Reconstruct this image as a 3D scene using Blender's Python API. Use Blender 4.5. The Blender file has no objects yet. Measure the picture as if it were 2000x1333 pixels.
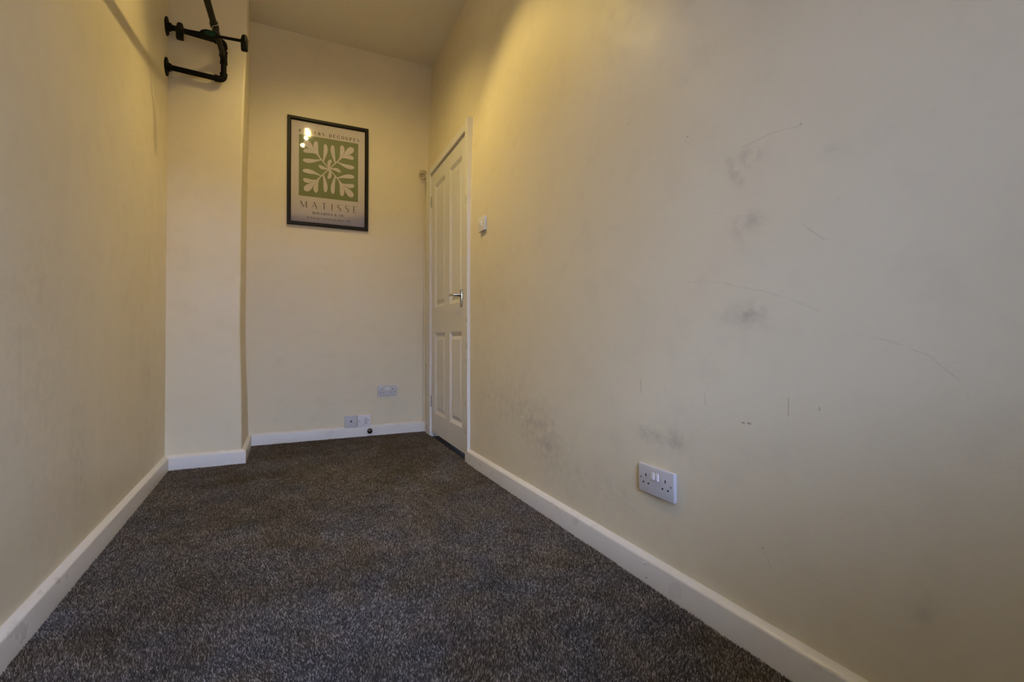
import bpy, bmesh, math, random
import numpy as np
from mathutils import Matrix, Vector

random.seed(7)
sc = bpy.context.scene
COL = sc.collection
PI = math.pi

# ------------------------------------------------------------------ camera
cam_d = bpy.data.cameras.new('camera')
cam = bpy.data.objects.new('camera', cam_d)
COL.objects.link(cam)
cam_d.sensor_fit = 'HORIZONTAL'
cam_d.sensor_width = 36.0
cam_d.lens = 16.92972
cam_d.shift_y = -0.0076274
cam_d.clip_start = 0.02
cam.matrix_world = Matrix((
    (0.9003135, -0.0045262, -0.4352185, 0.0),
    (-0.4352392, -0.0129606, -0.9002215, 0.0),
    (-0.0015661, 0.9999058, -0.0136386, 0.74),
    (0, 0, 0, 1)))
sc.camera = cam

# ------------------------------------------------------------------ light and exposure
sc.view_settings.view_transform = 'Standard'
sc.view_settings.look = 'None'
sc.view_settings.gamma = 1.0
sc.view_settings.use_curve_mapping = False
sc.view_settings.exposure = 0.0

SKY = 23.2
world = bpy.data.worlds.new('overcast_sky')
sc.world = world
world.use_nodes = True
wn = world.node_tree
wn.nodes.clear()
w_out = wn.nodes.new('ShaderNodeOutputWorld')
w_bg = wn.nodes.new('ShaderNodeBackground')
w_tc = wn.nodes.new('ShaderNodeTexCoord')
w_sep = wn.nodes.new('ShaderNodeSeparateXYZ')
w_ramp = wn.nodes.new('ShaderNodeValToRGB')
wn.links.new(w_tc.outputs['Generated'], w_sep.inputs[0])
w_map = wn.nodes.new('ShaderNodeMapRange')
w_map.inputs['From Min'].default_value = -1
w_map.inputs['From Max'].default_value = 1
wn.links.new(w_sep.outputs['Z'], w_map.inputs['Value'])
wn.links.new(w_map.outputs[0], w_ramp.inputs[0])
cr = w_ramp.color_ramp
cr.elements[0].position = 0.47
cr.elements[0].color = (0.16, 0.16, 0.15, 1)
cr.elements[1].position = 0.53
cr.elements[1].color = (0.65, 0.82, 1.38, 1)
wn.links.new(w_ramp.outputs[0], w_bg.inputs[0])
w_bg.inputs[1].default_value = SKY
wn.links.new(w_bg.outputs[0], w_out.inputs[0])

LAMP_COL = (1.0, 0.75, 0.255)
# three adjustable heads on one bar: position, direction, watts, beam angle, beam softness
LAMPS = [((0.238, 2.600, 2.74), (0.18, 0.45, -1.0), 27.0, 138, 0.80),
         ((0.229, 2.395, 2.74), (-0.65, -0.35, -1.0), 20.0, 118, 0.70),
         ((0.219, 2.175, 2.74), (0.6, -0.08, -1.0), 31.0, 86, 0.70)]

# ------------------------------------------------------------------ helpers
def tag(o, label=None, cat=None, group=None, kind=None):
    if label: o['label'] = label
    if cat: o['category'] = cat
    if group: o['group'] = group
    if kind: o['kind'] = kind
    return o

def obj(name, bm, mat, parent=None, smooth=False):
    me = bpy.data.meshes.new(name)
    bmesh.ops.recalc_face_normals(bm, faces=bm.faces[:])
    bm.to_mesh(me)
    bm.free()
    if mat: me.materials.append(mat)
    if smooth:
        for p in me.polygons: p.use_smooth = True
        try: me.set_sharp_from_angle(angle=math.radians(40))
        except Exception: pass
    o = bpy.data.objects.new(name, me)
    COL.objects.link(o)
    if parent: o.parent = parent
    return o

def raw(name, verts, faces, mat, parent=None):
    me = bpy.data.meshes.new(name)
    me.from_pydata([tuple(v) for v in verts], [], faces)
    me.update()
    if mat: me.materials.append(mat)
    o = bpy.data.objects.new(name, me)
    COL.objects.link(o)
    if parent: o.parent = parent
    return o

def empty(name, M, label=None, cat=None, group=None, kind=None):
    o = bpy.data.objects.new(name, None)
    o.empty_display_size = 0.05
    COL.objects.link(o)
    o.matrix_world = M
    return tag(o, label, cat, group, kind)

def box(bm, lo, hi, bevel=0.0, seg=2, M=None):
    r = bmesh.ops.create_cube(bm, size=1.0)
    vs = r['verts']
    c = [(lo[i] + hi[i]) / 2 for i in range(3)]
    s = [hi[i] - lo[i] for i in range(3)]
    for v in vs:
        v.co = Vector((c[0] + v.co.x * s[0], c[1] + v.co.y * s[1], c[2] + v.co.z * s[2]))
    if bevel > 0:
        es = set()
        for v in vs: es.update(v.link_edges)
        r2 = bmesh.ops.bevel(bm, geom=list(es), offset=bevel, segments=seg, affect='EDGES', profile=0.5)
        vs = list(set(v for f in r2['faces'] for v in f.verts) | set(v for v in vs if v.is_valid))
    if M is not None:
        for v in vs: v.co = M @ v.co
    return bm

def ring(c, t, r, n, up):
    t = t.normalized()
    a = up - t * up.dot(t)
    if a.length < 1e-5:
        a = Vector((1, 0, 0)) - t * t.x
    a.normalize()
    b = t.cross(a)
    return [c + (a * math.cos(2 * PI * k / n) + b * math.sin(2 * PI * k / n)) * r for k in range(n)]

def tube(bm, pts, rad, n=16, cap=True, up=Vector((0.13, 0.21, 1))):
    pts = [Vector(p) for p in pts]
    rr = rad if isinstance(rad, (list, tuple)) else [rad] * len(pts)
    rings = []
    for i, p in enumerate(pts):
        if i == 0: t = pts[1] - p
        elif i == len(pts) - 1: t = p - pts[i - 1]
        else: t = (pts[i + 1] - p).normalized() + (p - pts[i - 1]).normalized()
        rings.append([bm.verts.new(q) for q in ring(p, t, rr[i], n, up)])
    for i in range(len(rings) - 1):
        for k in range(n):
            bm.faces.new((rings[i][k], rings[i][(k + 1) % n], rings[i + 1][(k + 1) % n], rings[i + 1][k]))
    if cap:
        bm.faces.new(rings[0])
        bm.faces.new(rings[-1])
    return bm

def lathe(bm, prof, origin, axis, n=24):
    """prof: list of (distance along axis, radius)"""
    ax = Vector(axis).normalized()
    o = Vector(origin)
    pts = [o + ax * d for d, r in prof]
    up = Vector((0, 0, 1)) if abs(ax.z) < 0.9 else Vector((1, 0, 0))
    rings = []
    for (d, r), p in zip(prof, pts):
        rings.append([bm.verts.new(q) for q in ring(p, ax, max(r, 1e-4), n, up)])
    for i in range(len(rings) - 1):
        for k in range(n):
            bm.faces.new((rings[i][k], rings[i][(k + 1) % n], rings[i + 1][(k + 1) % n], rings[i + 1][k]))
    bm.faces.new(rings[0])
    bm.faces.new(rings[-1])
    return bm

def extrude_profile(bm, prof, path):
    """prof: list of (out, z); path: list of (base point on wall, outward vector)"""
    rows = []
    for base, out in path:
        b = Vector(base)
        o = Vector(out)
        rows.append([bm.verts.new(b + o * d + Vector((0, 0, z))) for d, z in prof])
    n = len(prof)
    for i in range(len(rows) - 1):
        for k in range(n - 1):
            bm.faces.new((rows[i][k], rows[i][k + 1], rows[i + 1][k + 1], rows[i + 1][k]))
        bm.faces.new((rows[i][n - 1], rows[i][0], rows[i + 1][0], rows[i + 1][n - 1]))
    bm.faces.new(rows[0])
    bm.faces.new(rows[-1])
    return bm

def frame_matrix(o, xdir, ydir, zdir=(0, 0, 1)):
    x, y, z = Vector(xdir).normalized(), Vector(ydir).normalized(), Vector(zdir).normalized()
    M = Matrix.Identity(4)
    for i in range(3):
        M[i][0], M[i][1], M[i][2], M[i][3] = x[i], y[i], z[i], o[i]
    return M

# ------------------------------------------------------------------ node helpers
class NT:
    def __init__(self, name):
        self.mat = bpy.data.materials.new(name)
        self.mat.use_nodes = True
        self.t = self.mat.node_tree
        self.b = self.t.nodes['Principled BSDF']
        self.out = self.t.nodes['Material Output']
    def n(self, kind, **kw):
        nd = self.t.nodes.new(kind)
        for k, v in kw.items(): setattr(nd, k, v)
        return nd
    def l(self, a, b): self.t.links.new(a, b)
    def put(self, sock, v):
        if hasattr(v, 'is_linked'): self.l(v, sock)
        else: sock.default_value = v
    def m(self, op, a, b=None, c=None, clamp=False):
        nd = self.n('ShaderNodeMath', operation=op, use_clamp=clamp)
        self.put(nd.inputs[0], a)
        if b is not None: self.put(nd.inputs[1], b)
        if c is not None: self.put(nd.inputs[2], c)
        return nd.outputs[0]
    def vm(self, op, a, b=None, scale=None):
        nd = self.n('ShaderNodeVectorMath', operation=op)
        self.put(nd.inputs[0], a)
        if b is not None: self.put(nd.inputs[1], b)
        if scale is not None: self.put(nd.inputs['Scale'], scale)
        return nd
    def pos(self): return self.n('ShaderNodeNewGeometry').outputs['Position']
    def obc(self): return self.n('ShaderNodeTexCoord').outputs['Object']
    def noise(self, vec, scale, detail=3.0, rough=0.5):
        nd = self.n('ShaderNodeTexNoise')
        self.l(vec, nd.inputs['Vector'])
        nd.inputs['Scale'].default_value = scale
        nd.inputs['Detail'].default_value = detail
        nd.inputs['Roughness'].default_value = rough
        return nd.outputs['Fac']
    def mr(self, v, a, b, c=0.0, d=1.0, smooth=False):
        nd = self.n('ShaderNodeMapRange')
        if smooth: nd.interpolation_type = 'SMOOTHSTEP'
        self.put(nd.inputs['Value'], v)
        nd.inputs['From Min'].default_value = a
        nd.inputs['From Max'].default_value = b
        nd.inputs['To Min'].default_value = c
        nd.inputs['To Max'].default_value = d
        return nd.outputs[0]
    def mix(self, f, a, b):
        nd = self.n('ShaderNodeMix', data_type='RGBA')
        self.put(nd.inputs[0], f)
        self.put(nd.inputs[6], a if hasattr(a, 'is_linked') else (*a, 1))
        self.put(nd.inputs[7], b if hasattr(b, 'is_linked') else (*b, 1))
        return nd.outputs[2]
    def bump(self, h, strength, dist):
        nd = self.n('ShaderNodeBump')
        nd.inputs['Strength'].default_value = strength
        nd.inputs['Distance'].default_value = dist
        self.l(h, nd.inputs['Height'])
        return nd
    def seg(self, p, a, b, w0, w1):
        """1 on the 2-D segment a-b fading to 0 between w0 and w1"""
        ba = (b[0] - a[0], b[1] - a[1])
        pa = self.vm('SUBTRACT', p, (a[0], a[1], 0)).outputs[0]
        d = self.vm('DOT_PRODUCT', pa, (ba[0], ba[1], 0)).outputs['Value']
        h = self.m('MULTIPLY', d, 1.0 / (ba[0] ** 2 + ba[1] ** 2), clamp=True)
        k = self.vm('SCALE', (ba[0], ba[1], 0), scale=h).outputs[0]
        q = self.vm('SUBTRACT', pa, k).outputs[0]
        ln = self.vm('LENGTH', q).outputs['Value']
        return self.mr(ln, w0, w1, 1.0, 0.0)
    def blob(self, p, c, rx, ry, rot=0.0):
        pa = self.vm('SUBTRACT', p, (c[0], c[1], 0)).outputs[0]
        cs, sn = math.cos(rot), math.sin(rot)
        u = self.vm('DOT_PRODUCT', pa, (cs / rx, sn / rx, 0)).outputs['Value']
        v = self.vm('DOT_PRODUCT', pa, (-sn / ry, cs / ry, 0)).outputs['Value']
        r2 = self.m('ADD', self.m('MULTIPLY', u, u), self.m('MULTIPLY', v, v))
        return self.m('POWER', 2.718, self.m('MULTIPLY', r2, -1.0))

def simple(name, col, rough=0.5, metal=0.0, spec=0.5, var=0.06, scale=30.0, bump=0.0):
    t = NT(name)
    p = t.obc()
    n = t.noise(p, scale, 3)
    c2 = tuple(c * (1 - var) for c in col)
    c1 = tuple(min(1, c * (1 + var)) for c in col)
    t.l(t.mix(n, c2, c1), t.b.inputs['Base Color'])
    t.b.inputs['Roughness'].default_value = rough
    t.b.inputs['Metallic'].default_value = metal
    t.b.inputs['Specular IOR Level'].default_value = spec
    if bump:
        t.l(t.bump(t.noise(p, scale * 6, 3), bump, 0.002).outputs[0], t.b.inputs['Normal'])
    return t.mat

CREAM = (0.80, 0.715, 0.515)
DIRT = (0.30, 0.255, 0.215)

def wall_paint(name, axes, marks=None):
    """cream satin paint over hand plastered wall; axes picks the two wall coordinates"""
    t = NT(name)
    p = t.pos()
    sep = t.n('ShaderNodeSeparateXYZ')
    t.l(p, sep.inputs[0])
    cmb = t.n('ShaderNodeCombineXYZ')
    t.l(sep.outputs[axes[0]], cmb.inputs[0])
    t.l(sep.outputs[axes[1]], cmb.inputs[1])
    q = cmb.outputs[0]
    big = t.noise(p, 1.6, 3, 0.5)
    mid = t.noise(p, 9, 4, 0.6)
    col = t.mix(t.mr(big, 0.35, 0.65), tuple(c * 0.965 for c in CREAM), CREAM)
    grub = t.m('MULTIPLY', t.mr(mid, 0.52, 0.8), 0.10)
    col = t.mix(grub, col, DIRT)
    if marks:
        warp = t.n('ShaderNodeTexNoise')
        t.l(q, warp.inputs['Vector'])
        warp.inputs['Scale'].default_value = 14
        off = t.vm('SCALE', t.vm('SUBTRACT', warp.outputs['Color'], (0.5, 0.5, 0.5)).outputs[0], scale=0.012).outputs[0]
        qw = t.vm('ADD', q, off).outputs[0]
        smear = t.mr(t.noise(q, 26, 4, 0.65), 0.32, 0.68)
        for (c, rx, ry, rot, s) in marks.get('blobs', []):
            f = t.m('MULTIPLY', t.m('MULTIPLY', t.blob(qw, c, rx * 1.15, ry * 1.15, rot), smear), s * 1.25)
            col = t.mix(f, col, DIRT)
        for (pts, w, s, dark) in marks.get('lines', []):
            acc = None
            for a, b in zip(pts, pts[1:]):
                sg = t.seg(qw if len(pts) > 2 else q, a, b, w * 0.3, w)
                acc = sg if acc is None else t.m('MAXIMUM', acc, sg)
            tgt = DIRT if dark == 1 else ((0.32, 0.2, 0.09) if dark == 2 else (0.9, 0.85, 0.74))
            col = t.mix(t.m('MULTIPLY', acc, s * (0.5 if len(pts) > 2 else 0.85)), col, tgt)
    t.l(col, t.b.inputs['Base Color'])
    t.l(t.mr(mid, 0.3, 0.7, 0.36, 0.5), t.b.inputs['Roughness'])
    t.b.inputs['Specular IOR Level'].default_value = 0.42
    b1 = t.bump(t.noise(p, 3.2, 2, 0.45), 0.5, 0.012)
    b2 = t.bump(t.noise(p, 210, 2, 0.6), 0.22, 0.0012)
    b3 = t.bump(t.noise(p, 38, 3, 0.6), 0.16, 0.003)
    t.l(b1.outputs[0], b3.inputs['Normal'])
    t.l(b3.outputs[0], b2.inputs['Normal'])
    t.l(b2.outputs[0], t.b.inputs['Normal'])
    return t.mat

right_marks = {
    'blobs': [
        ((0.806, 1.183), 0.035, 0.020, 0.0, 0.34), ((0.846, 1.162), 0.012, 0.034, -0.5, 0.40),
        ((0.800, 1.027), 0.036, 0.018, 0.0, 0.36), ((0.838, 1.010), 0.012, 0.024, -0.5, 0.22),
        ((0.803, 0.808), 0.040, 0.022, 0.1, 0.42), ((0.835, 0.790), 0.07, 0.02, 0.2, 0.16),
        ((1.180, 0.447), 0.030, 0.024, 0.3, 0.36), ((1.130, 0.430), 0.020, 0.030, 0.0, 0.24),
        ((1.054, 0.445), 0.026, 0.024, -0.3, 0.36), ((1.10, 0.455), 0.12, 0.04, 0.0, 0.12),
        ((1.94, 0.36), 0.22, 0.10, 0.3, 0.30), ((1.78, 0.30), 0.08, 0.11, 0.2, 0.22),
        ((2.35, 0.42), 0.25, 0.14, 0.0, 0.16), ((0.46, 0.26), 0.020, 0.05, 0.2, 0.20),
        ((1.45, 0.22), 0.20, 0.07, 0.0, 0.16), ((0.60, 1.13), 0.03, 0.02, 0.4, 0.14),
        ((2.45, 0.95), 0.30, 0.2, 0.0, 0.08)],
    'lines': [
        ([(1.200, 0.613), (1.198, 0.571)], 0.0016, 0.85, 2), ([(1.09, 0.60), (1.09, 0.585)], 0.0016, 0.3, 2),
        ([(0.705, 0.607), (0.706, 0.568)], 0.0022, 0.42, 2), ([(0.944, 0.595), (0.940, 0.564)], 0.0018, 0.35, 1),
        ([(0.637, 0.595), (0.636, 0.590)], 0.003, 0.5, 1),
        ([(0.826, 0.5342), (0.821, 0.534)], 0.0032, 0.95, 1), ([(0.810, 0.5351), (0.804, 0.535)], 0.0036, 0.95, 1),
        ([(0.820, 1.216), (0.745, 1.222), (0.672, 1.211)], 0.0020, 0.42, 1),
        ([(1.000, 0.899), (0.925, 0.896), (0.860, 0.880), (0.794, 0.861), (0.70, 0.832), (0.635, 0.800)], 0.0022, 0.32, 1),
        ([(0.672, 0.998), (0.650, 0.972), (0.628, 0.953), (0.605, 0.944), (0.582, 0.936)], 0.0018, 0.5, 1),
        ([(1.152, 1.122), (1.05, 1.112), (0.95, 1.093), (0.80, 1.046)], 0.0026, 0.3, 3),
        ([(0.555, 0.745), (0.50, 0.735), (0.445, 0.712), (0.405, 0.672), (0.390, 0.645)], 0.0022, 0.28, 1),
        ([(0.772, 0.238), (0.758, 0.222), (0.752, 0.204)], 0.0018, 0.6, 1), ([(0.775, 0.248), (0.770, 0.247)], 0.0022, 0.6, 1),
        ([(1.262, 1.452), (1.236, 1.470)], 0.002, 0.4, 1), ([(1.000, 1.312), (0.997, 1.312)], 0.003, 0.7, 1),
        ([(0.672, 1.214), (0.670, 1.214)], 0.003, 0.6, 1), ([(1.525, 0.549), (1.512, 0.5475)], 0.003, 0.6, 3),
        ([(1.32, 0.225), (1.18, 0.19)], 0.003, 0.25, 3)]}
left_marks = {
    'blobs': [((2.02, 0.33), 0.07, 0.16, 0.1, 0.22), ((1.75, 0.45), 0.2, 0.3, 0, 0.12), ((2.9, 0.62), 0.10, 0.12, 0.0, 0.2),
              ((1.6, 0.9), 0.25, 0.3, 0, 0.10)],
    'lines': [([(2.168, 0.76), (2.190, 0.40), (2.212, 0.20)], 0.003, 0.40, 3),
              ([(2.581, 1.684), (2.585, 1.680)], 0.006, 0.4, 1), ([(2.635, 1.668), (2.640, 1.671)], 0.006, 0.35, 1),
              ([(2.60, 1.655), (2.604, 1.655)], 0.006, 0.35, 1), ([(1.62, 0.80), (1.625, 0.55)], 0.0035, 0.25, 3)]}

M_wall_r = wall_paint('cream_paint_right', (1, 2), right_marks)
M_wall_l = wall_paint('cream_paint_left', (1, 2), left_marks)
M_wall = wall_paint('cream_paint', (0, 2))
M_ceil = simple('ceiling_emulsion', (0.80, 0.75, 0.63), 0.8, var=0.03, scale=5, bump=0.1)

def white_gloss(name, dings=False):
    t = NT(name)
    p = t.pos()
    n = t.noise(p, 12, 4)
    t.l(t.mix(n, (0.745, 0.725, 0.67), (0.77, 0.75, 0.70)), t.b.inputs['Base Color'])
    t.l(t.mr(n, 0.3, 0.7, 0.26, 0.4), t.b.inputs['Roughness'])
    mp = t.n('ShaderNodeMapping')
    mp.inputs['Scale'].default_value = (30, 30, 260)
    t.l(p, mp.inputs[0])
    b1 = t.bump(t.noise(mp.outputs[0], 1.0, 3), 0.15, 0.002)
    t.l(b1.outputs[0], t.b.inputs['Normal'])
    if dings:
        sep = t.n('ShaderNodeSeparateXYZ')
        t.l(p, sep.inputs[0])
        cmb = t.n('ShaderNodeCombineXYZ')
        t.l(sep.outputs[1], cmb.inputs[0])
        t.l(sep.outputs[2], cmb.inputs[1])
        q = cmb.outputs[0]
        base = t.b.inputs['Base Color'].links[0].from_socket
        d1 = t.seg(q, (1.1535, 0.0145), (1.1515, 0.0138), 0.0012, 0.0022)
        d2 = t.seg(q, (1.164, 0.0585), (1.157, 0.0565), 0.001, 0.0035)
        d3 = t.seg(q, (1.159, 0.053), (1.157, 0.053), 0.001, 0.0028)
        base = t.mix(d3, base, (0.2, 0.2, 0.2))
        base = t.mix(t.m('MULTIPLY', d2, 0.8), base, (0.9, 0.92, 0.93))
        base = t.mix(d1, base, (0.02, 0.015, 0.01))
        t.l(base, t.b.inputs['Base Color'])
    return t.mat

M_gloss = white_gloss('white_gloss_paint')
M_skirt_r = white_gloss('white_gloss_paint_chipped', True)
M_door = simple('white_satin_door', (0.76, 0.745, 0.71), 0.42, var=0.025, scale=14, bump=0.06)
M_plastic = simple('white_plastic', (0.59, 0.58, 0.585), 0.32, var=0.02, scale=20)
M_plastic_b = simple('bright_white_plastic', (0.78, 0.77, 0.78), 0.3, var=0.02, scale=20)
M_shade_black = simple('painted_shade_black', (0.012, 0.011, 0.010), 0.7)  # flat black put in for the shade inside holes and gaps
M_grey = simple('grey_grille', (0.25, 0.25, 0.27), 0.5)
M_chrome = simple('chrome', (0.50, 0.50, 0.48), 0.2, metal=1.0, var=0.03)
M_steel = simple('dull_steel', (0.46, 0.45, 0.43), 0.35, metal=1.0)
M_iron = simple('black_iron_pipe', (0.0045, 0.0042, 0.004), 0.55, metal=0.0, spec=0.14, var=0.25, scale=50, bump=0.3)
M_black = simple('black_plastic', (0.004, 0.004, 0.004), 0.5, spec=0.1, var=0.1)
M_green = simple('dark_green_emblem', (0.003, 0.026, 0.020), 0.4, spec=0.2)
M_frame = simple('black_frame_wood', (0.010, 0.008, 0.006), 0.45, spec=0.25, var=0.2, scale=25)
M_paper = simple('poster_paper', (0.72, 0.64, 0.575), 0.7, var=0.02, scale=6)
M_sage = simple('sage_green_print', (0.235, 0.265, 0.115), 0.7, var=0.03, scale=12)
M_ink = simple('brown_black_ink', (0.035, 0.028, 0.022), 0.7)
M_cable = simple('painted_cable', (0.66, 0.60, 0.48), 0.45)
M_ball = simple('dark_chrome', (0.09, 0.09, 0.10), 0.14, metal=1.0)

def glass_mat(name, rough):
    t = NT(name)
    tr = t.n('ShaderNodeBsdfTransparent')
    gl = t.n('ShaderNodeBsdfGlossy')
    gl.inputs['Roughness'].default_value = rough
    fr = t.n('ShaderNodeFresnel')
    fr.inputs['IOR'].default_value = 1.5
    mx = t.n('ShaderNodeMixShader')
    sm = t.noise(t.obc(), 7, 3)
    t.l(t.mr(sm, 0.3, 0.7, rough * 0.7, rough * 1.3), gl.inputs['Roughness'])
    t.l(fr.outputs[0], mx.inputs[0])
    t.l(tr.outputs[0], mx.inputs[1])
    t.l(gl.outputs[0], mx.inputs[2])
    t.l(mx.outputs[0], t.out.inputs['Surface'])
    return t.mat

M_glass = glass_mat('picture_glazing', 0.045)
M_pane = glass_mat('window_glass', 0.02)

def emit(name, col, s):
    t = NT(name)
    e = t.n('ShaderNodeEmission')
    e.inputs[0].default_value = (*col, 1)
    e.inputs[1].default_value = s
    t.l(e.outputs[0], t.out.inputs['Surface'])
    return t.mat
M_bulb = emit('warm_bulb', (1.0, 0.80, 0.46), 48.0)

# ------------------------------------------------------------------ room shape
CEIL = 2.995
FLOOR = -0.012
Y_FRONT = -0.62
def ss(t):
    t = max(0.0, min(1.0, t))
    return t * t * (3 - 2 * t)
def XW(y, z):
    """the right wall is a little out of true: it splays by the door and leans back near the ceiling"""
    s = ss((y - 2.6) / 1.15)
    q = max(0.0, min(1.0, (z - 1) / 2)) ** 2
    return 1.0262 + 0.0057 * y + 0.03 * s + q * (0.0695 - 0.018 * s)
def YW(z): return 3.8730 - 0.0108 * z
def XL(y): return -0.5683 - 0.0057 * y
YB = 3.3568

# door opening in the right wall
D_Y0, D_Y1, D_Z = 2.765, 3.70, 2.065
ys = [Y_FRONT - 0.1, 0, 0.6, 1.2, 1.8, 2.3, 2.5, D_Y0, 2.95, 3.15, 3.35, 3.55, D_Y1, 3.8, 3.87, 3.95]
zs = [-0.03, 0.5, 1.0, 1.2, 1.4, 1.6, 1.8, D_Z, 2.2, 2.4, 2.6, 2.8, CEIL, CEIL + 0.05]
verts, faces = [], []
for y in ys:
    for z in zs: verts.append((XW(y, z), y, z))
nz = len(zs)
for i in range(len(ys) - 1):
    for k in range(nz - 1):
        if ys[i] >= D_Y0 - 1e-6 and ys[i + 1] <= D_Y1 + 1e-6 and zs[k + 1] <= D_Z + 1e-6: continue
        faces.append((i * nz + k, i * nz + k + 1, (i + 1) * nz + k + 1, (i + 1) * nz + k))
o = raw('wall_right', verts, faces, M_wall_r)
for p_ in o.data.polygons: p_.use_smooth = True
tag(o, kind='structure')

o = raw('wall_left', [(XL(Y_FRONT - .1), Y_FRONT - .1, -.03), (XL(YB + .15), YB + .15, -.03), (XL(YB + .15), YB + .15, CEIL + .05), (XL(Y_FRONT - .1), Y_FRONT - .1, CEIL + .05)], [(0, 1, 2, 3)], M_wall_l)
tag(o, kind='structure')
o = raw('wall_back', [(-.7, YW(-.03), -.03), (1.25, YW(-.03), -.03), (1.25, YW(CEIL + .05), CEIL + .05), (-.7, YW(CEIL + .05), CEIL + .05)], [(0, 1, 2, 3)], M_wall)
tag(o, kind='structure')

# chimney breast with its wavering plaster corner
edge = [(3.05, -.1835), (2.807, -.1869), (2.648, -.1874), (2.424, -.1926), (2.312, -.197), (2.168, -.2009), (2.01, -.2042), (1.93, -.2079),
        (1.788, -.2099), (1.568, -.2114), (1.443, -.2119), (1.177, -.2118), (1.005, -.2136), (.786, -.2135), (.631, -.2105), (.491, -.2057), (.32, -.2029), (.04, -.2008), (-.03, -.2005)]
inner = [(3.10, -.2004), (2.341, -.1969), (2.239, -.1996), (2.094, -.2011), (1.9485, -.2058), (1.768, -.2075), (1.551, -.2103), (1.334, -.2112),
         (1.118, -.2134), (.83, -.2142), (.614, -.211), (.469, -.204), (.1445, -.1946), (.072, -.1911), (-.03, -.187)]
zz = sorted(set([z for z, x in edge] + [z for z, x in inner if z < 3.05]))
def lerp(tab, z):
    t = sorted(tab)
    return float(np.interp(z, [a for a, b in t], [b for a, b in t]))
verts, faces = [], []
for z in zz:
    ex, ix = lerp(edge, z), lerp(inner, z)
    verts += [(-.70, YB, z), (ex - .012, YB, z), (ex - .0035, YB + .001, z), (ex, YB + .005, z), (ex + .0005, YB + .014, z), (ix, YW(z) + .01, z)]
for k in range(len(zz) - 1):
    for j in range(5):
        a = k * 6 + j
        faces.append((a, a + 1, a + 7, a + 6))
o = raw('wall_chimney', verts, faces, M_wall)
for p_ in o.data.polygons: p_.use_smooth = True
o.data.set_sharp_from_angle(angle=math.radians(50))
tag(o, kind='structure')

o = raw('ceiling', [(-.8, Y_FRONT - .1, CEIL), (1.3, Y_FRONT - .1, CEIL), (1.3, 4.0, CEIL), (-.8, 4.0, CEIL)], [(3, 2, 1, 0)], M_ceil)
tag(o, kind='structure')
M_base = simple('carpet_backing', (0.030, 0.028, 0.026), 0.95, var=0.3, scale=120)
o = raw('floor', [(-.8, Y_FRONT - .1, FLOOR), (1.3, Y_FRONT - .1, FLOOR), (1.3, 4.0, FLOOR), (-.8, 4.0, FLOOR)], [(0, 1, 2, 3)], M_base)
tag(o, kind='structure')

# front wall behind the camera, with the window that gives the daylight
WX0, WX1, WZ0, WZ1 = -0.42, 0.62, 0.85, 2.10
EAVE, EAVE_Z, OPP = 0.75, 2.18, 2.4
xs = [-.75, WX0, WX1, 1.25]
zs2 = [-.03, WZ0, WZ1, CEIL + .05]
bm = bmesh.new()
for i in range(3):
    for k in range(3):
        if i == 1 and k == 1: continue
        box(bm, (xs[i], Y_FRONT - .14, zs2[k]), (xs[i + 1], Y_FRONT, zs2[k + 1]))
tag(obj('wall_front', bm, M_wall), kind='structure')
win = empty('window_1', frame_matrix((0, Y_FRONT - .09, 0), (1, 0, 0), (0, 1, 0)), kind='structure')
bm = bmesh.new()
for lo, hi in (((WX0, -.03, WZ0), (WX0 + .05, .03, WZ1)), ((WX1 - .05, -.03, WZ0), (WX1, .03, WZ1)), ((WX0, -.03, WZ0), (WX1, .03, WZ0 + .05)),
               ((WX0, -.03, WZ1 - .05), (WX1, .03, WZ1)), ((WX0, -.025, 1.70), (WX1, .025, 1.74))):
    box(bm, lo, hi, 0.004)
obj('window_frame', bm, M_gloss, win)
bm = bmesh.new()
box(bm, (WX0 - .04, .0, WZ0 - .03), (WX1 + .04, .16, WZ0 + .004), 0.006)
obj('window_sill', bm, M_gloss, win)
for z0, z1 in ((WZ0 + .05, 1.70), (1.74, WZ1 - .05)):
    bm = bmesh.new()
    box(bm, (WX0 + .05, -.003, z0), (WX1 - .05, .003, z1))
    obj('pane', bm, M_pane, win)
# unseen eaves and opposite house block, added to cut the daylight at the window
bm = bmesh.new()
box(bm, (-3.0, Y_FRONT - .14 - EAVE, EAVE_Z), (3.0, Y_FRONT - .13, EAVE_Z + .12))
tag(obj('added_eaves', bm, M_gloss), kind='structure')
M_brick = simple('house_block_brick', (0.30, 0.22, 0.17), 0.9, var=0.2, scale=3)
bm = bmesh.new()
box(bm, (-9.0, -14.0, -3.0), (9.0, -8.0, OPP))
tag(obj('added_house_block', bm, M_brick), kind='structure')
pl = bpy.data.lights.new('window_daylight', 'AREA')
pl.shape = 'RECTANGLE'
pl.size, pl.size_y = WX1 - WX0, WZ1 - WZ0
po = bpy.data.objects.new('window_daylight', pl)
po.location = ((WX0 + WX1) / 2, Y_FRONT - .16, (WZ0 + WZ1) / 2)
po.rotation_euler = (PI / 2, 0, PI)
pl.cycles.is_portal = True
COL.objects.link(po)

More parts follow.
